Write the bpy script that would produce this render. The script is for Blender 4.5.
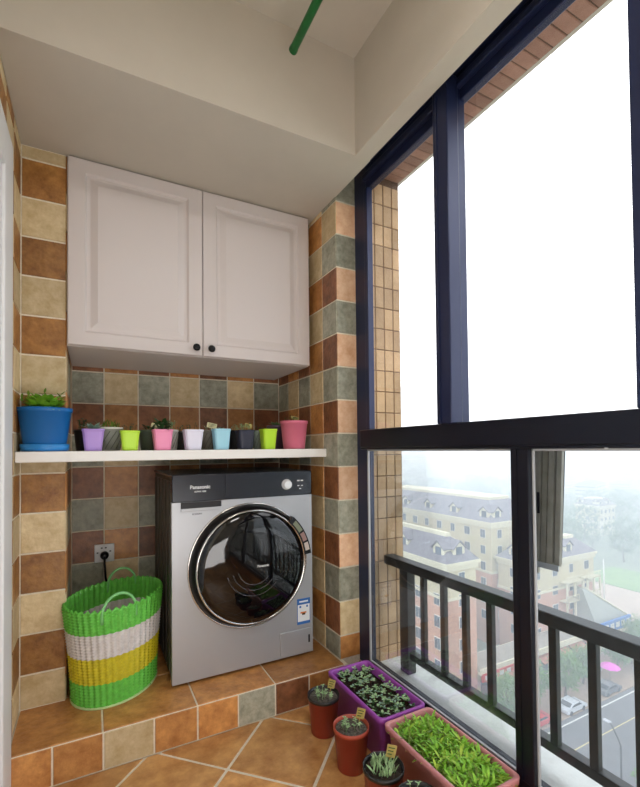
import bpy, bmesh, math, random
from mathutils import Vector, Matrix
random.seed(7)
for _o in list(bpy.data.objects): bpy.data.objects.remove(_o)
SC = bpy.context.scene
COL = SC.collection
PI = math.pi
# ------------------------------------------------------------------ camera
cam_d = bpy.data.cameras.new('camera'); cam = bpy.data.objects.new('camera', cam_d); COL.objects.link(cam)
_r = Vector((.8849, -.4657, -.0101)).normalized(); _f = Vector((.4658, .8847, .0192)).normalized()
_f = (_f - _r*_f.dot(_r)).normalized(); _u = _r.cross(_f)
cam.matrix_world = Matrix(((_r.x, _u.x, -_f.x, 0), (_r.y, _u.y, -_f.y, 0), (_r.z, _u.z, -_f.z, 1.08), (0, 0, 0, 1)))
cam_d.sensor_fit = 'HORIZONTAL'; cam_d.sensor_width = 36; cam_d.lens = 432.24/640*36
cam_d.shift_y = 46.9/640; cam_d.clip_start = .02; cam_d.clip_end = 3000
SC.camera = cam
# ------------------------------------------------------------------ world, exposure, lamps
w = bpy.data.worlds.new('overcast_sky'); SC.world = w; w.use_nodes = True
nt = w.node_tree; bg = nt.nodes['Background']
tcw = nt.nodes.new('ShaderNodeTexCoord'); sep = nt.nodes.new('ShaderNodeSeparateXYZ'); rmp = nt.nodes.new('ShaderNodeValToRGB')
nt.links.new(tcw.outputs['Generated'], sep.inputs[0]); nt.links.new(sep.outputs['Z'], rmp.inputs[0]); nt.links.new(rmp.outputs[0], bg.inputs[0])
rmp.color_ramp.elements[0].position = 0.0; rmp.color_ramp.elements[0].color = (.68, .74, .82, 1)
rmp.color_ramp.elements[1].position = .25; rmp.color_ramp.elements[1].color = (.95, .97, 1, 1)
bg.inputs[1].default_value = 2.4
SC.view_settings.view_transform = 'Standard'; SC.view_settings.look = 'None'
SC.view_settings.exposure = 0.35
SC.cycles.volume_bounces = 2; SC.view_settings.gamma = 1.0; SC.view_settings.use_curve_mapping = False
def lamp(name, loc, size, energy, col, rot=(0, 0, 0), sy=None):
    l = bpy.data.lights.new(name, 'AREA'); l.size = size; l.energy = energy; l.color = col
    if sy: l.shape = 'RECTANGLE'; l.size_y = sy
    o = bpy.data.objects.new(name, l); o.location = loc; o.rotation_euler = rot; COL.objects.link(o); return o
lamp('room_ceiling_light', (.35, .1, 2.56), .5, 9, (1, .97, .94))
lamp('low_fill_light', (.32, -.42, .42), 1.0, 11, (1, .97, .95), (math.radians(138), 0, 0), .7)  # unseen fill lamp added low behind the camera to brighten the ceiling undersides
# ------------------------------------------------------------------ helpers
def lin(c):
    return tuple(((v/255)/12.92 if v/255 <= .04045 else ((v/255+.055)/1.055)**2.4) for v in c)
MATS = {}
def mat(name, rgb, rough=.5, metal=0, var=0, scale=20, bump=0, bscale=60, spec=.5, coat=0, rgb2=None, trans=None, attr=False):
    if name in MATS: return MATS[name]
    m = bpy.data.materials.new(name); m.use_nodes = True; n = m.node_tree; b = n.nodes['Principled BSDF']
    c = lin(rgb); b.inputs['Base Color'].default_value = (*c, 1); b.inputs['Roughness'].default_value = rough
    b.inputs['Metallic'].default_value = metal; b.inputs['Specular IOR Level'].default_value = spec
    b.inputs['Coat Weight'].default_value = coat
    tc = n.nodes.new('ShaderNodeTexCoord')
    if var or rgb2 or attr:
        nz = n.nodes.new('ShaderNodeTexNoise'); nz.inputs['Scale'].default_value = scale; nz.inputs['Detail'].default_value = 5; nz.inputs['Roughness'].default_value = .65
        n.links.new(tc.outputs['Object'], nz.inputs['Vector'])
        rp = n.nodes.new('ShaderNodeValToRGB'); rp.color_ramp.elements[0].position = .3; rp.color_ramp.elements[1].position = .7
        c2 = lin(rgb2) if rgb2 else tuple(v*(1-var) for v in c)
        c1 = c if rgb2 else tuple(min(1, v*(1+var*.6)) for v in c)
        rp.color_ramp.elements[0].color = (*c2, 1); rp.color_ramp.elements[1].color = (*c1, 1)
        n.links.new(nz.outputs['Fac'], rp.inputs[0]); out = rp.outputs[0]
        if attr:
            at = n.nodes.new('ShaderNodeAttribute'); at.attribute_name = 'tv'
            hs = n.nodes.new('ShaderNodeHueSaturation'); mr = n.nodes.new('ShaderNodeMapRange')
            mr.inputs['To Min'].default_value = .78; mr.inputs['To Max'].default_value = 1.2
            n.links.new(at.outputs['Fac'], mr.inputs[0]); n.links.new(mr.outputs[0], hs.inputs['Value']); n.links.new(out, hs.inputs['Color']); out = hs.outputs[0]
        n.links.new(out, b.inputs['Base Color'])
    if bump:
        bz = n.nodes.new('ShaderNodeTexNoise'); bz.inputs['Scale'].default_value = bscale; bz.inputs['Detail'].default_value = 4
        bp_ = n.nodes.new('ShaderNodeBump'); bp_.inputs['Strength'].default_value = bump; bp_.inputs['Distance'].default_value = .01
        n.links.new(tc.outputs['Object'], bz.inputs['Vector']); n.links.new(bz.outputs['Fac'], bp_.inputs['Height']); n.links.new(bp_.outputs[0], b.inputs['Normal'])
    MATS[name] = m; return m
def glassmat(name, tint, refl=.06, rough=0.0):
    m = bpy.data.materials.new(name); m.use_nodes = True; n = m.node_tree; n.nodes.clear()
    o = n.nodes.new('ShaderNodeOutputMaterial'); t = n.nodes.new('ShaderNodeBsdfTransparent'); g = n.nodes.new('ShaderNodeBsdfGlossy')
    mx = n.nodes.new('ShaderNodeMixShader'); fr = n.nodes.new('ShaderNodeLayerWeight'); fr.inputs[0].default_value = .25
    mm = n.nodes.new('ShaderNodeMath'); mm.operation = 'MULTIPLY'; mm.inputs[1].default_value = refl*4
    t.inputs[0].default_value = (*tint, 1); g.inputs['Roughness'].default_value = rough
    n.links.new(fr.outputs['Fresnel'], mm.inputs[0]); n.links.new(mm.outputs[0], mx.inputs[0])
    n.links.new(t.outputs[0], mx.inputs[1]); n.links.new(g.outputs[0], mx.inputs[2]); n.links.new(mx.outputs[0], o.inputs[0])
    MATS[name] = m; return m
class MB:
    """collects geometry and links it as ONE mesh object"""
    def __init__(s): s.bm = bmesh.new(); s.mats = []; s.tv = s.bm.faces.layers.float.new('tvf')
    def mi(s, m):
        if m is None: return 0
        if m not in s.mats: s.mats.append(m)
        return s.mats.index(m)
    def face(s, pts, m=None, tv=.5, smooth=False):
        f = s.bm.faces.new([s.bm.verts.new(p) for p in pts]); f.material_index = s.mi(m); f[s.tv] = tv; f.smooth = smooth; return f
    def box(s, a, b, m=None, bev=0, M=None, seg=2):
        x0, y0, z0 = [min(a[i], b[i]) for i in range(3)]; x1, y1, z1 = [max(a[i], b[i]) for i in range(3)]
        vs = [s.bm.verts.new(p) for p in ((x0,y0,z0),(x1,y0,z0),(x1,y1,z0),(x0,y1,z0),(x0,y0,z1),(x1,y0,z1),(x1,y1,z1),(x0,y1,z1))]
        fs = [s.bm.faces.new([vs[i] for i in q]) for q in ((0,3,2,1),(4,5,6,7),(0,1,5,4),(1,2,6,5),(2,3,7,6),(3,0,4,7))]
        k = s.mi(m)
        for f in fs: f.material_index = k; f[s.tv] = .5
        if bev:
            es = list({e for f in fs for e in f.edges})
            r = bmesh.ops.bevel(s.bm, geom=es, offset=bev, segments=seg, affect='EDGES', profile=.5)
            vs = list({v for f in r['faces'] for v in f.verts} | {v for v in vs if v.is_valid})
            for f in r['faces']: f.material_index = k; f.smooth = True
        if M is not None: bmesh.ops.transform(s.bm, matrix=M, verts=[v for v in vs if v.is_valid])
        return s
    def loft(s, rings, m=None, closed=True, caps=(True, True), smooth=True, mlist=None):
        V = [[s.bm.verts.new(p) for p in r] for r in rings]; n = len(V[0])
        for i in range(len(V)-1):
            k = s.mi(mlist[i] if mlist else m)
            for j in range(n if closed else n-1):
                f = s.bm.faces.new((V[i][j], V[i][(j+1) % n], V[i+1][(j+1) % n], V[i+1][j])); f.material_index = k; f.smooth = smooth
        if closed:
            if caps[0]: f = s.bm.faces.new(V[0][::-1]); f.material_index = s.mi(mlist[0] if mlist else m)
            if caps[1]: f = s.bm.faces.new(V[-1]); f.material_index = s.mi(mlist[-1] if mlist else m)
        return s
    def lathe(s, prof, c=(0, 0, 0), m=None, n=24, sx=1, sy=1, sq=0, caps=(True, True), mlist=None, smooth=True):
        """prof = [(radius, z)]; sq>0 makes the section a rounded square"""
        rings = []
        for (r, z) in prof:
            ring = []
            for j in range(n):
                a = 2*PI*(j+.5)/n; ca, sa = math.cos(a), math.sin(a); k = 1
                if sq: p = sq; k = 1/((abs(ca)**p + abs(sa)**p)**(1/p))
                ring.append((c[0]+r*ca*k*sx, c[1]+r*sa*k*sy, c[2]+z))
            rings.append(ring)
        return s.loft(rings, m, caps=caps, mlist=mlist, smooth=smooth)
    def tube(s, pts, r, m=None, n=8, caps=(True, True)):
        P = [Vector(p) for p in pts]; rings = []; rr = r if isinstance(r, (list, tuple)) else [r]*len(P)
        prev = None
        for i, p in enumerate(P):
            d = ((P[min(i+1, len(P)-1)] - P[max(i-1, 0)])).normalized()
            if prev is None:
                a = d.cross(Vector((0, 0, 1)));
                if a.length < .05: a = d.cross(Vector((1, 0, 0)))
            else: a = prev - d*prev.dot(d)
            a.normalize(); prev = a; b = d.cross(a)
            rings.append([tuple(p + (a*math.cos(2*PI*j/n) + b*math.sin(2*PI*j/n))*rr[i]) for j in range(n)])
        return s.loft(rings, m, caps=caps)
    def leaf(s, base, d, L, wd, m=None, curl=.3, up=Vector((0, 0, 1)), segs=3):
        d = Vector(d).normalized(); side = d.cross(up)
        if side.length < .1: side = Vector((random.uniform(-1, 1), random.uniform(-1, 1), 0))
        side.normalize(); base = Vector(base); k = s.mi(m); prevs = None
        for i in range(segs+1):
            t = i/segs; p = base + d*L*t - up*curl*L*t*t; wv = wd*math.sin(PI*(.12+.86*t))*.5
            a, b = s.bm.verts.new(p-side*wv), s.bm.verts.new(p+side*wv)
            if prevs: f = s.bm.faces.new((prevs[0], prevs[1], b, a)); f.material_index = k; f.smooth = True
            prevs = (a, b)
    def build(s, name, m=None, parent=None, loc=None, fix=True):
        me = bpy.data.meshes.new(name)
        if fix: bmesh.ops.recalc_face_normals(s.bm, faces=s.bm.faces[:])
        s.bm.faces.index_update(); tvs = [f[s.tv] for f in s.bm.faces]
        s.bm.to_mesh(me); s.bm.free()
        at = me.attributes.new('tv', 'FLOAT', 'FACE'); at.data.foreach_set('value', tvs)
        if me.attributes.get('tvf'): me.attributes.remove(me.attributes['tvf'])
        for q in (s.mats or [m]):
            if q is not None: me.materials.append(q)
        if s.mats and m is not None and s.mats[0] is None: me.materials[0] = m
        o = bpy.data.objects.new(name, me); COL.objects.link(o)
        if parent is not None: o.parent = parent
        if loc: o.location = loc
        return o
def tag(o, label=None, cat=None, group=None, kind=None):
    for k, v in (('label', label), ('category', cat), ('group', group), ('kind', kind)):
        if v: o[k] = v
    return o
def thing(name, label, cat, loc=(0, 0, 0), rz=0, group=None):
    o = bpy.data.objects.new(name, None); o.empty_display_size = .05; COL.objects.link(o); o.location = loc; o.rotation_euler = (0, 0, rz)
    return tag(o, label, cat, group)
def struct(o): o['kind'] = 'structure'; return o
def copy_tree(o, parent=None):
    c = o.copy(); COL.objects.link(c)
    if parent is not None: c.parent = parent
    for ch in list(o.children): copy_tree(ch, c)
    return c
def text_mesh(txt, size, m, name, parent, M, ext=.0006):
    cu = bpy.data.curves.new('t', 'FONT'); cu.body = txt; cu.size = size; cu.extrude = ext; cu.offset = size*.02; cu.align_x = 'CENTER'; cu.align_y = 'CENTER'
    t = bpy.data.objects.new('t', cu); COL.objects.link(t)
    dg = bpy.context.evaluated_depsgraph_get(); me = bpy.data.meshes.new_from_object(t.evaluated_get(dg))
    bpy.data.objects.remove(t); me.transform(M); me.materials.clear(); me.materials.append(m); me.name = name
    o = bpy.data.objects.new(name, me); COL.objects.link(o); o.parent = parent; return o
# ------------------------------------------------------------------ materials
grout = mat('grout', (230, 220, 200), .85, var=.12, scale=80)
TB = mat('tile_brown', (184, 132, 70), .42, rgb2=(130, 84, 40), scale=22, bump=.25, attr=True)
TO = mat('tile_orange', (214, 154, 90), .4, rgb2=(164, 106, 56), scale=20, bump=.25, attr=True)
TC = mat('tile_cream', (226, 206, 166), .45, rgb2=(194, 168, 122), scale=24, bump=.25, attr=True)
TG = mat('tile_sage', (184, 182, 164), .45, rgb2=(128, 130, 112), scale=26, bump=.25, attr=True)
TP = mat('tile_peach', (242, 206, 172), .42, rgb2=(214, 162, 122), scale=22, bump=.25, attr=True)
TR = mat('tile_russet', (160, 104, 70), .42, rgb2=(104, 66, 42), scale=22, bump=.25, attr=True)
FT = mat('floor_tile', (228, 176, 112), .34, rgb2=(172, 116, 64), scale=12, bump=.2, bscale=30, attr=True)
BRK = mat('facing_tile', (208, 174, 134), .6, rgb2=(184, 150, 112), scale=12, bump=.2, attr=True)
BRKG = mat('facing_grout', (104, 78, 62), .9)
plaster = mat('ceiling_paint', (196, 188, 176), .9, var=.04, scale=4)
white = mat('white_paint', (226, 226, 226), .45, var=.02, scale=6)
cabw = mat('cabinet_white', (212, 203, 201), .4, spec=.4)
shelfw = mat('shelf_white', (238, 236, 232), .35)
navy = mat('frame_navy', (36, 44, 76), .32, metal=.3)
dark = mat('frame_dark', (18, 20, 34), .35, metal=.3)
gasket = mat('gasket_grey', (176, 178, 182), .5)
railm = mat('rail_paint', (70, 70, 70), .5, rgb2=(52, 52, 50), scale=30)
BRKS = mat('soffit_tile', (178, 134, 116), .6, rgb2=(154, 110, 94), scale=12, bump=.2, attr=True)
conc = mat('ledge_concrete', (238, 238, 232), .85, rgb2=(214, 214, 208), scale=9, bump=.2)
soil = mat('soil', (58, 44, 34), .95, rgb2=(34, 26, 20), scale=90, bump=.8, bscale=120)
soilg = mat('gritty_soil', (122, 114, 104), .95, rgb2=(60, 54, 48), scale=120, bump=.8, bscale=150)
clear = glassmat('clear_glass', (1, 1, 1), .03)
tinted = glassmat('balcony_glass', (.84, .87, .895), .07)
# ------------------------------------------------------------------ tiled surfaces
def tiles(mb, O, U, V, N, us, vs, fn, th=.003, g=.0029):
    """each tile is a chamfered slab standing proud of the grout bed"""
    O, U, V, N = Vector(O), Vector(U), Vector(V), Vector(N)
    for i in range(len(us)-1):
        for j in range(len(vs)-1):
            m = fn(i, j)
            if m is None: continue
            tv = random.random(); a0, a1, b0, b1 = us[i]+g, us[i+1]-g, vs[j]+g, vs[j+1]-g
            if a1-a0 < .004 or b1-b0 < .004: continue
            P = lambda a, b, h: O+U*a+V*b+N*h
            c = min(.002, (a1-a0)*.2, (b1-b0)*.2)
            lo = [P(a0,b0,0), P(a1,b0,0), P(a1,b1,0), P(a0,b1,0)]; hi = [P(a0+c,b0+c,th), P(a1-c,b0+c,th), P(a1-c,b1-c,th), P(a0+c,b1-c,th)]
            mb.face(hi, m, tv)
            for k in range(4): mb.face([lo[k], lo[(k+1) % 4], hi[(k+1) % 4], hi[k]], m, tv)
CZ = 2.235                                     # low ceiling
def rows(z0, d, lo, hi):
    v = [lo]; k = 0
    while z0+k*d < hi-.004:
        if z0+k*d > lo+.004: v.append(z0+k*d)
        k += 1
    return v+[hi]
# left pier, alcove, right pier: one tiled end wall
rL = rows(.255, .1485, .13, CZ); rR = rows(.235, .1525, .13, 2.36); rB = rows(.225, .1555, .13, CZ)
mb = MB()
mb.box((-.30, 1.933, 0), (-.092, 2.55, 2.4), grout); mb.box((-.092, 2.395, 0), (.988, 2.55, 2.4), grout)
mb.box((.988, 1.698, 0), (1.10, 2.55, 2.45), grout)
tiles(mb, (-.237, 1.933, 0), (1,0,0), (0,0,1), (0,-1,0), [0, .148], rL, lambda i, j: TC if j % 2 == 0 else TB)
tiles(mb, (-.092, 1.93, 0), (0,1,0), (0,0,1), (1,0,0), [0, .155, .31, .465], rB, lambda i, j: (TG if i % 2 else TC) if j % 2 == 0 else (TR if i % 2 else TO))
bx = [-.089, .051, .208, .363, .518, .673, .829, .985]
tiles(mb, (0, 2.395, 0), (1,0,0), (0,0,1), (0,-1,0), bx, rB, lambda i, j: (TG if i % 2 == 0 else TC) if j % 2 == 0 else (TR if i % 2 == 0 else TO))
def sidefn(i, j):
    odd = j % 2 == 0                             # j=0 is the row just above the step
    if i % 2 == 0: return TC if j == 13 else (TG if odd else TR)
    return TC if odd else TO
tiles(mb, (.988, 1.695, 0), (0,1,0), (0,0,1), (-1,0,0), [0, .14, .28, .42, .56, .70], rR, sidefn)
def frontfn(i, j):
    if j == 0: return TO
    if j == 1: return TC
    return TG if j % 2 == 0 else TP
tiles(mb, (.985, 1.698, 0), (1,0,0), (0,0,1), (0,-1,0), [0, .112], rR, frontfn)
struct(mb.build('wall_back'))
# corner trim strips of the piers
# left wall with its tile strip beyond the door
mb = MB(); mb.box((-.30, -1.2, 0), (-.240, 1.935, 2.7), grout)
tiles(mb, (-.240, 0, 0), (0,1,0), (0,0,1), (1,0,0), [1.33, 1.48, 1.63, 1.78, 1.93], rL, lambda i, j: (TC if (i+j) % 2 else TB))
tiles(mb, (-.240, 0, 0), (0,1,0), (0,0,1), (1,0,0), [.13+.15*k for k in range(9)], [v for v in rL if v > 1.9], lambda i, j: (TC if (i+j) % 2 else TO))
struct(mb.build('wall_left'))
mb = MB(); mb.box((-.30, -1.32, 0), (1.6, -1.2, 2.7), plaster); struct(mb.build('wall_rear'))
# platform the machine stands on
mb = MB(); mb.box((-.237, 1.658, 0), (1.0, 2.395, .127), grout)
tiles(mb, (0, 0, .127), (1,0,0), (0,1,0), (0,0,1), [-.237, .031, .347, .657, .985], [1.657, 1.955, 2.265, 2.39], lambda i, j: TO)
rx = [-.237, -.115, .033, .195, .347, .503, .657, .81, .985]; rc = [TO, TO, TC, TO, TO, TG, TR, TO]
tiles(mb, (0, 1.658, 0), (1,0,0), (0,0,1), (0,-1,0), rx, [0, .127], lambda i, j: rc[i])
struct(mb.build('trim_platform'))
# floor
mb = MB(); mb.box((-.237, -1.2, -.15), (1.10, 1.70, -.003), grout)
s45 = math.sqrt(.5); D = .305
def clip(poly, a, b, c):                       # keep a*x+b*y<=c
    out = []
    for i in range(len(poly)):
        p, q = poly[i], poly[(i+1) % len(poly)]; dp, dq = a*p[0]+b*p[1]-c, a*q[0]+b*q[1]-c
        if dp <= 0: out.append(p)
        if dp*dq < 0: t = dp/(dp-dq); out.append((p[0]+(q[0]-p[0])*t, p[1]+(q[1]-p[1])*t))
    return out
A0, B0 = 1.06*s45, 1.867*s45                   # grout lines y-x = 1.06 and x+y = 1.867
for i in range(-12, 8):
    for j in range(-12, 6):
        g = .0052; cs = [(B0+j*D+g, A0+i*D+g), (B0+(j+1)*D-g, A0+i*D+g), (B0+(j+1)*D-g, A0+(i+1)*D-g), (B0+j*D+g, A0+(i+1)*D-g)]
        P = [((p-q)*s45, (p+q)*s45) for p, q in cs]
        for a, b, c in ((1,0,1.085), (-1,0,.235), (0,1,1.656), (0,-1,1.2)):
            P = clip(P, a, b, c)
            if len(P) < 3: break
        if len(P) < 3: continue
        tv = random.random(); cx = sum(p[0] for p in P)/len(P); cy = sum(p[1] for p in P)/len(P)
        hi = [(cx+(x-cx)*.988, cy+(y-cy)*.988, 0) for x, y in P]; lo = [(x, y, -.003) for x, y in P]
        mb.face(hi, FT, tv)
        for k in range(len(P)): mb.face([lo[k], lo[(k+1) % len(P)], hi[(k+1) % len(P)], hi[k]], FT, tv)
struct(mb.build('floor'))
# ceiling: high slab, low slab over the alcove, dropped beam over the window
mb = MB(); mb.box((-.30, -1.32, 2.625), (1.6, 2.55, 2.75), plaster)
mb.box((-.237, 1.42, CZ), (.988, 2.40, 2.625), plaster); mb.box((.918, -1.2, CZ), (.985, 1.42, 2.625), plaster)
mb.box((.985, -1.2, 2.385), (1.10, 1.70, 2.625), plaster)
struct(mb.build('ceiling'))
# wall below the window (tiled curb)
mb = MB(); mb.box((1.088, -1.2, -.15), (1.12, 1.70, .108), grout)
tiles(mb, (1.088, 0, 0), (0,1,0), (0,0,1), (-1,0,0), [-1.2+.29*k for k in range(11)], [0, .108], lambda i, j: TO)
struct(mb.build('wall_right'))
# ------------------------------------------------------------------ door at left
d = thing('door_1', None, None, (-.24, 0, 0)); struct(d)
mb = MB(); mb.box((0, 1.51, 0), (.018, 1.65, 2.045), white, .004); mb.box((0, .50, 0), (.018, .64, 2.045), white, .004); mb.box((0, .64, 1.91), (.018, 1.51, 2.045), white, .004)
mb.build('door_casing', white, d)
mb = MB(); mb.box((.001, .64, 0), (.010, .74, 1.91), white, .002); mb.box((.001, 1.41, 0), (.010, 1.51, 1.91), white, .002); mb.box((.001, .74, 0), (.010, 1.41, .2), white, .002); mb.box((.001, .74, 1.8), (.010, 1.41, 1.91), white, .002)
mb.build('door_leaf', white, d)
mb = MB(); mb.box((.001, .74, .2), (.005, 1.41, 1.8), mat('frosted_glass', (196, 206, 214), .25)); mb.build('glass_panel', MATS['frosted_glass'], d)
mb = MB(); mb.tube([(.008, .70, 1.0), (.05, .70, 1.0), (.05, .82, 1.0)], .008, mat('steel', (160, 160, 162), .3, metal=1)); mb.build('door_handle', MATS['steel'], d)
# ------------------------------------------------------------------ window frames, right side
W = thing('window_1', None, None, (1.02, 0, 0)); struct(W)
mb = MB()
mb.box((.068, 1.60, .108), (.095, 1.697, 2.385), navy, .003); mb.box((.055, 1.575, 1.08), (.085, 1.60, 2.24), navy, .002)
mb.box((.055, -1.2, .108), (.095, 1.60, .148), dark, .003); mb.box((.065, -1.2, 2.24), (.095, 1.60, 2.385), navy, .003)
mb.box((.045, -1.2, 2.275), (.066, 1.60, 2.30), navy, .003); mb.box((.045, -1.2, 2.335), (.066, 1.60, 2.385), navy, .003)
mb.build('window_frame', navy, W)
mb = MB(); mb.box((.02, -1.2, 1.083), (.085, 1.60, 1.160), dark, .004); mb.box((.025, -1.2, 1.074), (.08, 1.6, 1.084), dark, .002); mb.build('transom', dark, W)
for (y0, y1, z0, z1, m, xo) in ((1.030, 1.097, 1.158, 2.31, navy, 0), (.42, .497, 1.158, 2.31, navy, 0), (.788, .846, .148, 1.084, dark, .042), (-.1, -.03, .148, 1.084, dark, .042), (-.35, -.28, 1.158, 2.31, navy, 0)):
    if xo:
        mb = MB(); mb.box((xo, y0, z0), (.068, y1, z1), m, .003); mb.box((xo-.003, y0+.035, z0), (xo, y0+.04, z1-.01), m); mb.build('mullion', m, W); continue
    mb = MB(); mb.box((0, y0, z0), (.052, y1, z1), m, .004); mb.box((.052, y0+.004, z0), (.085, y1-.004, z1), m, .002); mb.box((-.004, y0+.045, z0), (0, y0+.052, z1-.03), m)
    mb.build('mullion', m, W)
for (y0, y1) in ((1.094, 1.60), (.49, 1.034), (-.28, .43), (-1.2, -.35)):
    mb = MB(); mb.box((.066, y0, 1.158), (.070, y1, 2.245)); mb.build('window_pane', clear, W)
for (y0, y1) in ((.842, 1.60), (-.03, .792), (-1.2, -.1)):
    mb = MB(); mb.box((.066, y0, .146), (.072, y1, 1.076)); mb.build('window_pane', tinted, W)
    mb = MB(); t = .006
    mb.box((.058, y0, .146), (.066, y1, .146+t)); mb.box((.058, y0, 1.068), (.066, y1, 1.075)); mb.box((.058, y0, .146), (.066, y0+t, 1.075)); mb.box((.058, y1-t-.002, .146), (.066, y1, 1.075))
    mb.build('pane_seal', gasket, W)
mb = MB(); mb.lathe([(.004, 0), (.004, .003)], m=gasket, n=10); o = mb.build('screw_cap', gasket, W); o.location = (0.01, .565, 1.076); o.rotation_euler = (0, PI, 0)
# ------------------------------------------------------------------ outside of the balcony: facing-tile pier, soffit, ledge
mb = MB(); mb.box((1.115, 1.653, -3), (1.312, 2.55, 3), BRKG)
zz = [.0633+.0985*k for k in range(-8, 30)]
tiles(mb, (0, 1.653, 0), (1,0,0), (0,0,1), (0,-1,0), [1.118, 1.1675, 1.2185, 1.2695, 1.312], [z for z in zz if z < 2.4], lambda i, j: BRK, g=.0016)
mb.box((1.115, -1.6, 2.362), (1.312, 1.66, 3), BRKG)
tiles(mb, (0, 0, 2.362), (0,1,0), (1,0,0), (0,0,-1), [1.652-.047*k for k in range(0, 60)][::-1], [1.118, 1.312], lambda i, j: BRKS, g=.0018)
struct(mb.build('wall_outer'))
mb = MB(); mb.box((1.115, -1.6, -.2), (1.345, 1.653, .100), conc, .004); struct(mb.build('trim_ledge'))
R_ = thing('balcony_railing', 'dark grey metal balustrade on the white ledge outside the window', 'railing', (1.225, 0, .1))
mb = MB(); mb.box((-.026, -1.5, .444), (.03, 1.653, .484), railm, .004); mb.build('handrail', railm, R_)
mb = MB(); mb.box((-.012, -1.5, .064), (.022, 1.50, .094), railm, .003); mb.build('bottom_rail', railm, R_)
mb = MB(); mb.box((-.022, 1.49, 0), (.022, 1.545, .446), railm, .003); mb.build('post', railm, R_)
ys = [1.41, 1.293, 1.18, 1.066, .95, .833, .717, .60, .484, .367, .25, .133, .017, -.1]
b0 = None
for y in ys:
    if b0 is None:
        mb = MB(); mb.box((-.010, -.0125, .09), (.010, .0125, .446), railm, .002); b0 = mb.build('baluster', railm, R_)
        b = b0
    else: b = b0.copy(); COL.objects.link(b)
    b.parent = R_; b.location = (0, y, 0)
# folded slats hanging outside
alum = mat('weathered_aluminium', (178, 172, 160), .5, metal=.2, rgb2=(146, 140, 128), scale=14)
T = thing('folded_drying_rack', 'folded bundle of grey metal slats hanging outside the lower window pane', 'drying rack', (1.13, .789, 1.09))
for k, (y0, y1, x, zb) in enumerate(((.024, .006, 0, -.372), (.001, -.015, .004, -.35), (-.020, -.036, .000, -.345), (-.041, -.056, .004, -.34))):
    mb = MB(); prof = []
    for z, sh in ((0, 0), (zb, .016)):
        prof.append([(x-.004, y0+sh, z), (x+.006, y0+sh, z), (x+.006, y1+sh, z), (x-.004, y1+sh, z)])
    mb.loft(prof, alum, smooth=False)
    if k == 0: mb.box((x-.0055, .004+.008, -.20), (x-.0035, .012+.008, -.14), dark)
    mb.build('slat', alum, T)
mb = MB(); mb.loft([[(.013, .020, 0), (.018, .020, 0), (.018, -.054, 0), (.013, -.054, 0)], [(.013, .034, -.335), (.018, .034, -.335), (.018, -.036, -.335), (.013, -.036, -.335)]], dark, smooth=False); mb.build('dark_gap_sheet', dark, T)  # dark sheet added behind the slats to imitate the shade in their gaps
for z, sh in ((-.005, 0), (-.345, .014)):
    mb = MB(); mb.box((-.006, -.055+sh, z-.008), (-.002, .02+sh, z+.008), gasket, .001); mb.build('end_clip', gasket, T)
mb = MB(); mb.box((-.03, -.02, -.012), (.01, 0, .02), alum); mb.build('bracket', alum, T)
# ------------------------------------------------------------------ clothes rod near the ceiling
green = mat('green_plastic', (22, 108, 50), .35, rgb2=(16, 88, 40), scale=30)
T = thing('clothes_rod', 'green clothes rod hanging under the ceiling', 'rod', (.61, 1.33, 2.45))
mb = MB(); mb.tube([(0, 0, 0), (-.008, -.9, 0), (-.012, -2.1, 0)], .0135, green, 16, caps=(False, True)); mb.build('rod', green, T)
mb = MB(); mb.tube([(0, .0005, 0), (0, -.012, 0)], .0150, green, 16, caps=(False, False)); mb.tube([(0, -.004, 0), (0, -.006, 0)], .0125, mat('rod_bore', (80, 100, 80), .6), 16); mb.build('end_cap', green, T)
for y in (-.75, -1.9):
    mb = MB(); mb.tube([(-.008, y, -.016), (-.008, y, .174)], .003, MATS['steel']); mb.build('hanger', MATS['steel'], T)
# ------------------------------------------------------------------ wall cabinet
T = thing('wall_cabinet', 'white two-door wall cabinet with raised panels above the shelf', 'cabinet', (-.088, 1.935, 1.490))
H = CZ-1.490-.002
mb = MB(); mb.box((0, 0, 0), (1.045, .455, H), cabw, .002); mb.build('body', cabw, T)
def raised_door(x0, x1, parent):
    z0, z1, yf = .003, H-.004, -.022; mb = MB()
    cx = (x0+x1)/2; cz = (z0+z1)/2
    def ring(ix, iz, y): return [(x0+ix, y, z0+iz), (x1-ix, y, z0+iz), (x1-ix, y, z1-iz), (x0+ix, y, z1-iz)]
    R = [ring(0, 0, -.001), ring(0, 0, yf+.003), ring(.003, .003, yf), ring(.058, .052, yf), ring(.066, .060, yf+.009), ring(.078, .070, yf+.009), ring(.104, .094, yf-.001)]
    mb.loft(R, cabw, smooth=False); return mb.build('door', cabw, parent)
blk = mat('black_metal', (18, 18, 20), .3, metal=.5)
for x0, x1, kx in ((.003, .5175, .487), (.5205, 1.042, .552)):
    dr = raised_door(x0, x1, T)
    mb = MB(); mb.lathe([(.009, 0), (.006, .004), (.006, .012), (.014, .018), (.016, .023), (.012, .029), (.004, .031)], m=blk, n=20)
    kn = mb.build('knob', blk, dr); kn.location = (kx, -.022, .034); kn.rotation_euler = (PI/2, 0, 0); kn['label'] = 'round black knob'
# ------------------------------------------------------------------ shelf
mb = MB(); mb.box((-.236, 1.80, 1.041), (.983, 1.932, 1.080), shelfw, .003); mb.box((-.087, 1.925, 1.041), (.983, 2.39, 1.080), shelfw)
sh = mb.build('shelf', shelfw); tag(sh, 'long white shelf board above the washing machine', 'shelf')
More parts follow.
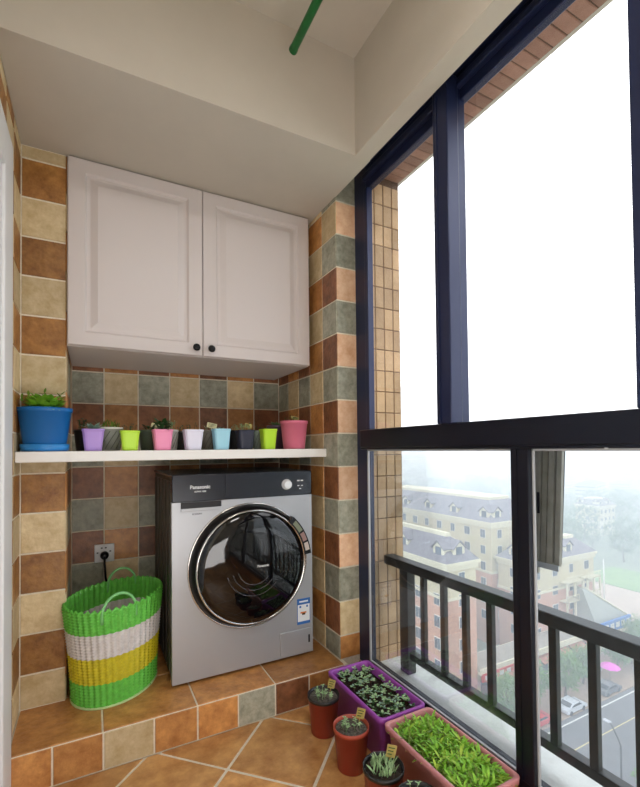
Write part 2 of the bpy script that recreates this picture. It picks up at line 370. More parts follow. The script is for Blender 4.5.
# ------------------------------------------------------------------ power socket
T = thing('wall_socket', 'white square power socket with a black plug behind the basket', 'socket', (.052, 2.392, .578))
mb = MB(); mb.box((-.044, -.010, -.044), (.044, 0, .044), white, .003); mb.build('plate', white, T)
for x, z in ((-.012, .026), (.006, .026), (-.03, .004), (.026, .008)):
    mb = MB(); mb.box((x-.004, -.0115, z-.003), (x+.004, -.0095, z+.003)); mb.build('socket_slot', blk, T)
P_ = thing('plug_and_cord', 'black plug and power cord hanging from the white wall socket', 'plug', (.052, 2.380, .570))
mb = MB(); mb.lathe([(.018, 0), (.020, .01), (.017, .03), (.007, .036)], m=blk, n=16); o = mb.build('plug', blk, P_); o.rotation_euler = (PI/2, 0, 0)
mb = MB(); mb.tube([(0, -.03, 0), (0, -.045, -.03), (.004, -.035, -.1), (.02, -.03, -.2), (.05, -.03, -.32), (.10, -.03, -.41), (.17, -.03, -.434)], .005, blk); mb.build('cord', blk, P_)
# ------------------------------------------------------------------ washing machine
silver = mat('machine_silver', (176, 178, 182), .38, metal=.45, spec=.4)
panel = mat('control_panel', (24, 27, 37), .25, metal=.1)
chrome = mat('chrome', (215, 212, 208), .12, metal=1)
dgl = mat('door_glass', (8, 8, 10), .05, coat=.3)
wtx = mat('white_print', (225, 225, 225), .5)
mside = mat('machine_side', (78, 74, 66), .45, metal=.3)
T = thing('washing_machine', 'silver front-loading washing machine with a large black round door', 'washing machine', (.28, 1.81, .13))
MW, MH = .625, .850
mb = MB(); mb.box((.006, .028, .012), (MW-.006, .55, MH-.002), mside, .004)
for k in range(5): mb.box((.001, .08+k*.1, .03), (.008, .13+k*.1, MH-.03), mside, .003)
mb.build('cabinet_body', mside, T)
cxm, czm, RR = .327, .451, .268
mb = MB()                                       # front panel with a round hole
n = 64; circ = [(cxm+RR*math.cos(2*PI*k/n), czm+RR*math.sin(2*PI*k/n)) for k in range(n)]
def border(a):
    dx, dz = math.cos(a), math.sin(a); x0, x1, z0, z1 = 0, MW, .014, .738; t = 9
    if dx > 1e-6: t = min(t, (x1-cxm)/dx)
    if dx < -1e-6: t = min(t, (x0-cxm)/dx)
    if dz > 1e-6: t = min(t, (z1-czm)/dz)
    if dz < -1e-6: t = min(t, (z0-czm)/dz)
    return (cxm+dx*t, czm+dz*t)
angs = sorted([2*PI*k/n for k in range(n)] + [math.atan2(z-czm, x-cxm) % (2*PI) for x in (0, MW) for z in (.014, .738)])
inner = [(cxm+RR*math.cos(a), 0, czm+RR*math.sin(a)) for a in angs]; outer = [(border(a)[0], 0, border(a)[1]) for a in angs]
back = [(p[0], .03, p[2]) for p in outer]; inb = [(p[0], .03, p[2]) for p in inner]
mb.loft([inb, inner, outer, back], silver, caps=(False, False), smooth=False)
mb.build('front_panel', silver, T)
mb = MB(); mb.box((0, -.004, .738), (MW, .03, MH), panel, .004); mb.box((0, .03, MH-.012), (MW, .55, MH), panel, .002); mb.build('control_panel', panel, T)
mb = MB(); mb.box((.2155, -.0050, .738), (.2175, -.0035, MH-.004), blk); mb.build('panel_seam', blk, T)
mb = MB(); mb.box((.035, -.0035, .712), (.20, .0, .737), mat('drawer_recess', (20, 20, 24), .5), .003); mb.box((.035, -.005, .700), (.20, 0, .7125), silver, .002); mb.build('detergent_drawer', silver, T)
mb = MB(); mb.lathe([(.024, 0), (.024, .003), (.020, .004), (.0195, .018), (.017, .021)], m=mat('dial_white', (228, 230, 232), .25, metal=.2), n=32); o = mb.build('dial', MATS['dial_white'], T); o.location = (.497, -.004, .790); o.rotation_euler = (PI/2, 0, 0); o['label'] = 'round white dial'
FR = lambda x, z, y=-.0046: Matrix.Translation((x, y, z)) @ Matrix.Rotation(PI/2, 4, 'X')
text_mesh('Panasonic', .021, wtx, 'brand_lettering', T, FR(.112, .797), .0007)
text_mesh('ALPHA 1500', .009, wtx, 'series_lettering', T, FR(.112, .779), .0004)
text_mesh('ECONAVI', .009, MATS['drawer_recess'], 'print_below_drawer', T, FR(.100, .687, -.0006), .0003)
text_mesh('8.0kg', .012, gasket, 'capacity_print', T, FR(.588, .715, -.0006), .0003)
for x, z, s in ((.556, .805, .004), (.574, .805, .004), (.556, .782, .003), (.574, .782, .003), (.565, .768, .003)):
    mb = MB(); mb.box((x-s*1.6, -.0052, z-s*.7), (x+s*1.6, -.0035, z+s*.7), wtx); mb.build('indicator', wtx, T)
# door: dark outer ring, chrome ring, black bowl glass
Dd = thing('porthole_door', None, None, (cxm, 0, czm), 0); Dd.parent = T; Dd.rotation_euler = (PI/2, 0, 0)
mb = MB(); mb.lathe([(.2685, -.012), (.2685, .004), (.265, .008), (.261, .004)], m=chrome, n=80, caps=(False, False)); mb.build('outer_trim', mat('satin_trim', (190, 192, 196), .28, metal=.8), Dd)
MATS_T = MATS['satin_trim']
mb = MB(); mb.lathe([(.2615, .002), (.257, .016), (.250, .032), (.242, .038)], m=blk, n=80, caps=(False, False)); mb.build('dark_ring', blk, Dd)
mb = MB(); mb.lathe([(.2425, .036), (.2415, .044), (.237, .046), (.2345, .042)], m=chrome, n=80, caps=(False, False)); mb.build('chrome_ring', chrome, Dd)
mb = MB(); mb.lathe([(.235, .040), (.231, .047), (.207, .054), (.16, .058), (.10, .060), (.04, .061), (.001, .061)], m=dgl, n=80, caps=(False, True)); mb.build('door_glass', dgl, Dd)
ringm = mat('drum_ring', (92, 92, 96), .25, metal=.8)
for r0 in (.075, .098, .122):
    mb = MB(); pts = [((r0)*math.cos(a), r0*math.sin(a)+.005, .0612-.002*(r0/.122)**2) for a in [PI*1.08+PI*.72*k/20 for k in range(21)]]; mb.tube(pts, .0022, ringm, 6); mb.build('drum_ring', ringm, Dd)
text_mesh('Panasonic', .013, wtx, 'door_lettering', Dd, Matrix.Translation((.035, .005, .0625)), .0004)
# curved handle sticker at upper right of the ring
mb = MB(); rings = []
a0, a1 = math.radians(47), math.radians(6)
for k in range(15):
    a = a0+(a1-a0)*k/14; c, s = math.cos(a), math.sin(a)
    rings.append([(.238*c, .238*s, .040), (.238*c, .238*s, .052), (.270*c, .270*s, .050), (.270*c, .270*s, .012)])
mb.loft(rings, blk, smooth=False); hd = mb.build('door_handle', blk, Dd)
for q, (b0_, b1_, mm) in enumerate(((43, 31, mat('handle_olive', (120, 128, 104), .4)), (29, 20, mat('handle_rose', (150, 118, 112), .4)), (18, 10, mat('handle_pale', (200, 188, 178), .4)))):
    mb = MB(); rings = []
    for k in range(7):
        a = math.radians(b0_+(b1_-b0_)*k/6); c, s = math.cos(a), math.sin(a); rings.append([(.244*c, .244*s, .0515), (.264*c, .264*s, .0508), (.264*c, .264*s, .0518), (.244*c, .244*s, .0528)])
    mb.loft(rings, mm, smooth=False); mb.build('handle_inlay', mm, hd)
# energy label, filter flap, feet
blue = mat('label_blue', (44, 104, 176), .4); lw = mat('label_white', (232, 236, 240), .4)
mb = MB(); mb.box((.546, -.0012, .147), (.612, 0, .263), blue); mb.box((.549, -.0016, .160), (.609, -.0004, .236), lw)
mb.box((.557, -.0022, .246), (.601, -.0010, .253), lw); mb.box((.557, -.0022, .222), (.566, -.0014, .231), blue); mb.box((.592, -.0022, .222), (.600, -.0014, .231), blue)
mb.box((.562, -.0022, .196), (.592, -.0014, .203), mat('label_orange', (206, 120, 60), .4)); mb.box((.570, -.0022, .189), (.586, -.0014, .196), blk); mb.build('energy_label', lw, T)
mb = MB(); mb.box((.461, -.003, .018), (.619, 0, .126), silver, .003); fl = mb.build('filter_flap', silver, T)
mb = MB(); mb.box((.600, -.0042, .06), (.608, -.003, .095), blk); mb.build('flap_vent', blk, fl)
for x in (.05, MW-.05):
    for y in (.07, .48):
        mb = MB(); mb.lathe([(.022, 0), (.022, .008), (.012, .009), (.012, .016)], m=blk, n=16); o = mb.build('foot', blk, T); o.location = (x, y, 0)
# ------------------------------------------------------------------ woven basket
gr = mat('basket_green', (104, 196, 72), .45, var=.2, scale=60); wh = mat('basket_white', (216, 210, 206), .5, var=.15, scale=60); ye = mat('basket_yellow', (204, 190, 34), .45, var=.2, scale=60)
BTH = math.radians(33)
T = thing('woven_basket', 'oval woven basket in green, white and yellow bands beside the washing machine', 'basket', (.085, 1.972, .13), -BTH)
def basket_ring(t, n, inner=0, zig=0, weave=1):
    h = .365*t; ax = .145+.020*t**1.4; ay = .182+.044*t**1.4; out = []
    ribs = 46
    for k in range(n):
        a = 2*PI*k/n; ph = a*ribs; row = t*64
        rib = .0035*math.cos(ph); wv = .0022*weave*math.sin(row*PI)*(1 if math.cos(ph) > 0 else -1)
        d_ = rib + wv; z = h + (zig*(.5-abs(((ph/(2*PI)) % 1)-.5))*.02 if zig else 0)
        tilt = .01*t*math.cos(a)
        out.append(((ax-inner+d_)*math.cos(a), (ay-inner+d_)*math.sin(a), z+tilt*0))
    return out
n = 46*6; R = []; ML = []
N_ = 128
for k in range(N_+1):
    t = k/N_; R.append(basket_ring(t, n, zig=(1 if k == N_ else 0)))
    ML.append(gr if t < .25 else ye if t < .51 else wh if t < .765 else gr)
for k in range(24):
    t = 1-k/24*.95; R.append(basket_ring(t, n, inner=.007, zig=(1 if k == 0 else 0), weave=0)); ML.append(gr if t > .765 or t < .25 else ye if t < .51 else wh)
mb = MB(); mb.loft(R, None, caps=(True, True), mlist=ML); mb.build('basket_wall', None, T)
rim = MB()
bpts = [(.1465*math.cos(2*PI*k/60), .1835*math.sin(2*PI*k/60), .004) for k in range(61)]
rim.tube(bpts, .0045, mat('basket_edge', (190, 214, 150), .5), 6); rim.build('base_trim', MATS['basket_edge'], T)
hgr = mat('handle_green', (126, 196, 122), .35)
for sgn in (-1, 1):
    ends = []
    for dx in (-.055, .062):                    # where the rim lies dx beside the basket's middle
        best = min((abs(.157*math.cos(q)*math.cos(BTH)+.223*math.sin(q)*math.sin(BTH)-dx-(.03 if sgn > 0 else 0)), q) for q in [2*PI*i/720 for i in range(720)]
                   if sgn*(-.157*math.cos(q)*math.sin(BTH)+.223*math.sin(q)*math.cos(BTH)) > 0)
        ends.append(Vector((.157*math.cos(best[1]), .223*math.sin(best[1]), .35)))
    p0, p1 = ends; c_ = (p0+p1)/2; hv_ = (p1-p0)/2
    pts = [c_+hv_*math.cos(PI*k/16)+Vector((0, 0, .068*math.sin(PI*k/16))) for k in range(17)]
    pts = [pts[0]-Vector((0, 0, .03))]+pts+[pts[-1]-Vector((0, 0, .03))]
    mb = MB(); mb.tube(pts, .0055, hgr, 10); mb.build('handle', hgr, T)
cl = MB(); rings = []
for k in range(9):
    t = k/8; rings.append([((.115*(1-t**2)+.003)*math.cos(a)*(1+.08*math.sin(5*a+k)), (.15*(1-t**2)+.003)*math.sin(a)*(1+.06*math.sin(4*a+2*k)), .0+.10*t+.012*math.sin(3*a+k)*(1-t)) for a in [2*PI*j/36 for j in range(36)]])
cl.loft(rings, mat('cloth', (196, 192, 186), .9, var=.1, scale=30)); o = cl.build('folded_laundry', MATS['cloth']); o.location = (.085, 1.972, .148); o.rotation_euler = (0, 0, -BTH); tag(o, 'pale cloth lying inside the green woven basket', 'laundry')
# ------------------------------------------------------------------ plants
def gmat(name, c, c2): return mat(name, c, .5, rgb2=c2, scale=40, spec=.3)
leafA = gmat('leaf_fresh', (164, 216, 76), (108, 174, 48)); leafB = gmat('leaf_pale', (190, 214, 166), (112, 154, 96)); leafC = gmat('leaf_deep', (60, 100, 52), (34, 66, 34))
leafS = gmat('leaf_silver', (158, 184, 166), (96, 126, 112)); leafO = gmat('leaf_olive', (122, 150, 52), (82, 106, 36)); leafY = gmat('leaf_lime', (196, 220, 90), (130, 180, 50)); leafT = gmat('stem_red', (110, 60, 44), (70, 40, 30))
tagm = mat('plant_tag', (196, 178, 104), .5, rgb2=(160, 140, 70), scale=60); tagw = mat('plant_tag_pale', (232, 224, 176), .5)
def foliage(kind, r, m, n=14, hgt=.03, ry=None):
    mb = MB(); ry = ry or r
    for k in range(n):
        a = random.uniform(0, 2*PI); q = math.sqrt(random.random())*.8; x, y = r*q*math.cos(a), ry*q*math.sin(a)
        if kind == 'rosette':
            a = 2*PI*k/n; e = .25+.9*(k % 3)/3; mb.leaf((0, 0, .002), (math.cos(a), math.sin(a), e), hgt*random.uniform(.8, 1.2), hgt*.35, m, .15)
        elif kind == 'sprout':
            h = hgt*random.uniform(.6, 1.2); lx = random.uniform(-.3, .3)*h; ly = random.uniform(-.3, .3)*h
            mb.tube([(x, y, 0), (x+lx*.5, y+ly*.5, h*.6), (x+lx, y+ly, h)], .0008, m, 4)
            for j in range(4):
                b = a+j*PI/2+random.uniform(-.4, .4); mb.leaf((x+lx, y+ly, h*random.uniform(.7, 1)), (math.cos(b), math.sin(b), .5), hgt*.42, hgt*.18, m, .3)
        elif kind == 'blade':
            mb.leaf((x, y, 0), (random.uniform(-.5, .5), random.uniform(-.5, .5), 1), hgt*random.uniform(.7, 1.3), .006, m, .25)
        elif kind == 'bush':
            h = hgt*random.uniform(.1, 1); mb.leaf((x*.7, y*.7, h*.5), (math.cos(a), math.sin(a), random.uniform(.1, 1.4)), hgt*.6, hgt*.26, m, .25)
    return mb
def pot(label, c, wt, h, rgb, sq, plant, group=None, tagc=None, wb=.76, name='plant_pot', stripes=None, rimc=None, soilm=None, thick=.0025, hgt=.03, n=14, lm=leafC, sx=1, sy=1, rough=.4, saucer=None, tagpos=(0, 0), tag_rz=0):
    T = thing(name, label, 'potted plant', c, 0, group); r = wt/2; rb = r*wb
    m = mat('plastic_%d_%d_%d' % rgb, rgb, rough); S = 6 if sq else 0; nn = 32
    mb = MB(); rim_h = h*.10
    prof = [(rb*.96, 0), (rb, .003), (r*.955, h-rim_h), (r, h-rim_h+.001), (r, h), (r-thick, h), (r*.955-thick, h-rim_h), (r*.9-thick, h*.86)]
    ml = [m]*len(prof)
    if rimc: ml = [m]*3+[mat('rim_%d_%d_%d' % rimc, rimc, .4)]*5
    mb.lathe(prof, m=m, n=nn, sq=S, caps=(True, True), mlist=ml, sx=sx, sy=sy, smooth=not sq); pb = mb.build('pot', m, T)
    if stripes:
        sm = mat('stripe_%d_%d_%d' % stripes, stripes, .6)
        mb = MB()
        for k in range(13):
            a0 = 2*PI*k/13; pts = []
            for q in range(9):
                t = q/8; a = a0+.9*t; rr = rb+(r*.955-rb)*(.08+.84*t)+.0004; pts.append((rr*math.cos(a)*sx, rr*math.sin(a)*sy, h*.9*(.08+.84*t)))
            mb.tube(pts, .0014, sm, 5)
        mb.build('swirl_relief', sm, pb)
    sz = h*.93
    mb = MB(); mb.lathe([(.001, sz+.002), (r*.45, sz+.003), (r*.89-thick*.6, sz)], m=soilm or soil, n=nn, sq=S, caps=(False, False), sx=sx, sy=sy); mb.build('soil', soilm or soil, T)
    if plant:
        mb = foliage(plant, r*.8*sx, lm, int(n*1.6), hgt*1.5, r*.8*sy); o = mb.build('foliage', lm, T, fix=False); o.location = (0, 0, sz)
    if tagc:
        mb = MB(); mb.box((-.0015, -.0004, 0), (.0015, .0004, .03)); w2, h2 = tagc[1], tagc[2]
        mb.box((-w2/2, -.0005, .016), (w2/2, .0005, .016+h2), tagc[0], .0003, seg=1)
        for q in range(3): mb.box((-w2*.36, -.0008, .016+h2*(.22+.25*q)), (w2*(.1+.12*q), -.0004, .016+h2*(.30+.25*q)), leafC)
        o = mb.build('plant_tag', tagc[0], T); o.location = (tagpos[0], tagpos[1], sz); o.rotation_euler = (0, math.radians(12), tag_rz); o['label'] = 'pale plant tag'
    if saucer:
        mb = MB(); sm = mat('saucer_blue', saucer, .35); mb.lathe([(rb*1.02, -.004+.004), (rb*1.16, .004), (rb*1.2, .026), (rb*1.12, .026), (rb*1.04, .008)], m=sm, n=nn, sx=sx, sy=sy, caps=(True, False)); mb.build('saucer', sm, T)
    return T
G = 'small plant pots on the white shelf'; Z = 1.0805
pot('large blue plant pot with saucer and leafy green plant at left shelf end', (-.153, 1.865, Z), .176, .158, (20, 104, 176), 0, 'bush', None, wb=.74, saucer=(44, 134, 206), sy=.72, hgt=.055, n=90, lm=leafA, thick=.004)
bl = bpy.data.objects['plant_pot']
mb = MB()
for x, dx, hh in ((-.03, -.5, .05), (.012, -.35, .062), (.045, .1, .058), (.03, .5, .04), (-.055, -.4, .04)):
    mb.tube([(x, 0, 0), (x+dx*.02, -.005, hh*.6), (x+dx*.04, -.008, hh)], .0012, leafO, 5)
    for q in range(3): mb.leaf((x+dx*.04, -.008, hh*(1-.15*q)), (dx+(-1)**q*.5, -.3, .6), .024, .009, leafO, .1)
mb.build('sprigs', leafO, bl, fix=False).location = (0, 0, .15)
pot('square lilac plant pot with a silvery succulent on the shelf', (.0025, 1.868, Z), .078, .083, (176, 142, 214), 1, 'rosette', G, lm=leafS, hgt=.034, n=15)
pot('black plant pot half hidden behind the square lilac pot', (-.028, 1.985, Z), .08, .085, (30, 26, 24), 0, 'sprout', G, lm=leafC, hgt=.03, n=8)
pot('grey swirl-patterned pot with white rim between lilac and lime pots', (.060, 1.975, Z), .108, .095, (158, 160, 150), 0, 'blade', G, stripes=(104, 108, 98), rimc=(222, 220, 208), lm=leafO, hgt=.036, n=14)
pot('square lime green pot, left one of the two lime pots on the shelf', (.131, 1.868, Z), .073, .078, (190, 232, 62), 1, 'sprout', G, lm=leafC, hgt=.02, n=7)
pot('dark green pot with pale tag partly behind the square pink pot', (.215, 1.965, Z), .092, .086, (70, 80, 66), 0, 'bush', G, lm=leafC, hgt=.03, n=12, tagc=(tagw, .036, .018), tagpos=(.018, -.01))
pot('small square pink pot with dark green plant on the shelf', (.253, 1.866, Z), .080, .084, (240, 146, 184), 1, 'bush', G, lm=leafC, hgt=.045, n=22)
pot('speckled pale grey pot directly right behind the square pink pot', (.300, 1.960, Z), .066, .088, (188, 190, 184), 0, 'sprout', G, stripes=(128, 132, 124), lm=leafB, hgt=.026, n=8)
pot('black pot standing between the pink and white square pots', (.360, 2.020, Z), .080, .084, (44, 44, 42), 0, 'sprout', G, lm=leafC, hgt=.02, n=5)
pot('square white plant pot in the middle of the shelf', (.376, 1.868, Z), .081, .085, (226, 224, 240), 1, 'sprout', G, lm=leafC, hgt=.02, n=4)
pot('grey-brown swirl pot with pale tag between white and light blue pots', (.468, 1.965, Z), .094, .088, (116, 112, 102), 0, 'sprout', G, stripes=(82, 80, 72), lm=leafB, hgt=.02, n=5, tagc=(tagw, .045, .022), tagpos=(.002, -.02))
pot('square light blue plant pot on the shelf', (.496, 1.868, Z), .075, .090, (162, 214, 232), 1, 'rosette', G, lm=leafS, hgt=.016, n=10)
pot('black pot directly left behind the navy pot', (.588, 1.955, Z), .090, .088, (26, 26, 28), 0, 'sprout', G, lm=leafB, hgt=.02, n=6)
pot('square navy plant pot with pale tag on the shelf', (.604, 1.868, Z), .078, .086, (36, 38, 58), 1, 'sprout', G, lm=leafB, hgt=.022, n=6, tagc=(tagm, .034, .02), tagpos=(.014, .01))
pot('speckled grey pot between the navy pot and right lime pot', (.702, 1.955, Z), .070, .088, (140, 150, 142), 0, 'sprout', G, stripes=(96, 104, 98), lm=leafC, hgt=.02, n=5)
pot('lime green pot, right one of the two lime pots on the shelf', (.715, 1.870, Z), .072, .092, (182, 226, 44), 1, None, G, lm=leafC)
pot('dark plum pot with curly plant behind the large pink pot', (.824, 2.03, Z), .105, .118, (82, 62, 84), 0, 'rosette', G, lm=leafB, hgt=.034, n=16)
pot('larger round pink pot with tag at the right shelf end', (.850, 1.880, Z), .134, .132, (214, 112, 138), 0, 'sprout', G, lm=leafC, hgt=.02, n=8, tagc=(tagm, .04, .016), tagpos=(.0, .0))
# pots on the floor
G2 = 'red-brown nursery pots on the floor by the window'
trb = (142, 54, 38)
pot('red-brown nursery pot with gritty grey soil nearest the tiled platform', (.782, 1.478, .0005), .122, .142, trb, 0, 'sprout', G2, wb=.78, rimc=(34, 32, 30), soilm=soilg, lm=leafB, hgt=.02, n=9, tagc=(tagm, .027, .034), tagpos=(.035, .012), tag_rz=-.5)
pot('red-brown nursery pot with reddish rim, second from the platform', (.778, 1.272, .0005), .122, .140, trb, 0, 'sprout', G2, wb=.78, soilm=soilg, lm=leafB, hgt=.018, n=9, tagc=(tagm, .029, .036), tagpos=(.036, .008), tag_rz=-.5, rimc=(176, 76, 56))
pot('red-brown nursery pot of green blades with tag, third from the platform', (.762, 1.066, .0005), .122, .140, (132, 52, 38), 0, 'blade', G2, wb=.78, rimc=(30, 30, 30), lm=leafB, hgt=.022, n=60, tagc=(tagm, .029, .038), tagpos=(.030, .012), tag_rz=-.5)
pot('black nursery pot cut by the bottom photo edge, below the pink planter', (.776, .925, .0005), .122, .140, (28, 26, 26), 0, 'sprout', G2, wb=.78, lm=leafB, hgt=.018, n=8)
def planter(label, y0, y1, rgb, lm, dense, loc_x=(.85, 1.05)):
    x0, x1 = loc_x; cx, cy = (x0+x1)/2, (y0+y1)/2; T = thing('planter_box', label, 'planter', (cx, cy, .0005)); m = mat('planter_%d_%d_%d' % rgb, rgb, .35)
    hx, hy, h = (x1-x0)/2, (y1-y0)/2, .17
    def ring(ix, iy, z, r=.018):
        out = []
        for sx, sy, a0 in ((1, 1, 0), (-1, 1, PI/2), (-1, -1, PI), (1, -1, 1.5*PI)):
            for k in range(6):
                a = a0+PI/2*k/5; out.append((sx*(hx-ix-r)+r*math.cos(a), sy*(hy-iy-r)+r*math.sin(a), z))
        return out
    mb = MB(); mb.loft([ring(.026, .026, 0), ring(.024, .024, .003), ring(.010, .010, h-.02), ring(.001, .001, h-.019), ring(0, 0, h-.002), ring(.002, .002, h), ring(.009, .009, h), ring(.011, .011, h-.004), ring(.016, .016, h-.02), ring(.018, .018, h-.05)], m); mb.build('planter_wall', m, T)
    mb = MB(); ri = ring(.0175, .0175, h-.030); mb.face([(0, 0, h-.026)] if 0 else ri, soil); mb.build('soil', soil, T)
    mb = MB(); 
    for k in range(dense[0]):
        x = random.uniform(-1, 1)*(hx-.024); y = random.uniform(-1, 1)*(hy-.026); z = h-.031
        hh = dense[1]*random.uniform(.5, 1.15)
        if dense[2]:
            # dense seedlings: arching narrow leaves
            edge = x < -(hx-.024)*.45 and random.random() < .6
            m2 = random.choice([leafA, leafA, leafA, leafY, leafO]) if not edge else leafO
            if edge: hh *= .7
            for j in range(4):
                b = random.uniform(0, 2*PI); mb.leaf((x, y, z+hh*.35*j/4), (math.cos(b), math.sin(b), random.uniform(.5, 1.8)), hh*.8, .0078, m2, .35)
        else:
            lx, ly = random.uniform(-.25, .25)*hh, random.uniform(-.25, .25)*hh
            mb.tube([(x, y, z), (x+lx, y+ly, z+hh)], .0009, leafT, 4)
            for j in range(4):
                b = j*PI/2+random.uniform(0, 1.2); mb.leaf((x+lx, y+ly, z+hh*(1-.12*(j % 2))), (math.cos(b), math.sin(b), .55), .0145, .0085, random.choice([leafB, leafB, leafS, leafC]), .3)
    mb.build('seedlings', None, T, fix=False); return T
planter('purple rectangular planter of dark soil and tiny pale seedlings by the window', 1.2, 1.575, (158, 76, 172), leafB, (150, .028, False))
planter('pink rectangular planter full of bright green seedlings by the window', .815, 1.19, (206, 138, 140), leafA, (900, .058, True))

# ================================================================== the town seen through the panes
GZ = -36.0
asph = mat('asphalt', (104, 104, 106), .9, rgb2=(92, 92, 94), scale=.6); pave = mat('sidewalk_paving', (164, 142, 122), .9, rgb2=(140, 120, 102), scale=1.2)
plaza = mat('plaza_paving', (178, 160, 146), .9, rgb2=(164, 146, 132), scale=.4); grass = mat('lawn', (118, 150, 84), .9, rgb2=(96, 130, 70), scale=.3)
earth = mat('open_ground', (128, 136, 116), .95, rgb2=(108, 120, 100), scale=.05); linew = mat('road_line_white', (206, 206, 200), .8); liney = mat('road_line_yellow', (190, 176, 120), .8)
mb = MB(); mb.box((5, -300, GZ-1), (1500, 1500, GZ), earth); struct(mb.build('ground'))
mb = MB(); mb.box((10, 22.5, GZ), (400, 37.2, GZ+.03), asph); mb.box((10, 36.35, GZ+.02), (400, 36.55, GZ+.045), linew); mb.box((10, 32.9, GZ+.02), (400, 33.05, GZ+.045), liney); struct(mb.build('road'))
mb = MB(); mb.box((10, 37.2, GZ), (100, 45.5, GZ+.15), pave, .03); mb.box((10, 14, GZ), (400, 22.5, GZ+.15), pave, .03); struct(mb.build('sidewalk'))
mb = MB(); mb.box((100, 38, GZ), (121.5, 70, GZ+.12), plaza); struct(mb.build('plaza'))
mb = MB(); mb.box((122, 46, GZ), (141, 76, GZ+.15), grass); struct(mb.build('lawn'))
cream = mat('wall_cream', (196, 184, 150), .9, rgb2=(184, 172, 138), scale=.5); creamd = mat('cornice_cream', (206, 198, 170), .9)
salmon = mat('wall_salmon', (196, 150, 126), .9, rgb2=(184, 138, 114), scale=.5); slate = mat('roof_slate', (136, 131, 134), .8, rgb2=(104, 100, 106), scale=1.2)
wpane = mat('far_window_glass', (74, 84, 96), .2); wfr = mat('far_window_frame', (208, 204, 190), .8); terr = mat('terrace_roof', (150, 142, 128), .9, rgb2=(128, 120, 108), scale=.5)
far_w = None
def far_window(parent, x, y, z, face, sx=1, sz=1):
    global far_w
    if far_w is None:
        mb = MB(); mb.box((-.62, -.06, -.85), (.62, .02, .85), wfr, .02, seg=1); f = mb.build('window', wfr)
        mb = MB(); mb.box((-.52, -.09, -.75), (-.03, -.04, .75), wpane); mb.box((.03, -.09, -.75), (.52, -.04, .75), wpane); p = mb.build('pane', wpane, f)
        far_w = f; f = far_w
    else: f = copy_tree(far_w)
    f.parent = parent; f.location = (x, y, z); f.rotation_euler = (0, 0, -PI/2 if face == 'X' else 0); f.scale = (sx, 1, sz); return f
def dormer(T, x, y, z, face, wd=2.2, h=1.8, dp=2.6):
    mb = MB(); d2 = wd/2
    M = Matrix.Translation((x, y, z)) @ Matrix.Rotation(-PI/2 if face == 'X' else 0, 4, 'Z')
    def q(*p): return M @ Vector(p)
    mb.face([q(-d2,0,0), q(d2,0,0), q(d2,0,h), q(0,0,h+.8), q(-d2,0,h)], creamd); mb.face([q(-d2,0,0), q(-d2,0,h), q(-d2,dp,h), q(-d2,dp,0)], creamd); mb.face([q(d2,0,0), q(d2,dp,0), q(d2,dp,h), q(d2,0,h)], creamd)
    for s_ in (-1, 1):
        mb.loft([[q(s_*(d2+.3),-.3,h-.2), q(0,-.3,h+.95), q(0,-.3,h+.75), q(s_*(d2+.2),-.3,h-.35)], [q(s_*(d2+.3),dp,h-.2), q(0,dp,h+.95), q(0,dp,h+.75), q(s_*(d2+.2),dp,h-.35)]], slate, smooth=False)
    dm = mb.build('dormer', None, T)
    mb = MB(); M2 = M; mb.box((-d2*.5, -.06, .35), (d2*.5, .02, h-.05), wpane, M=M); mb.build('dormer_window', wpane, dm)
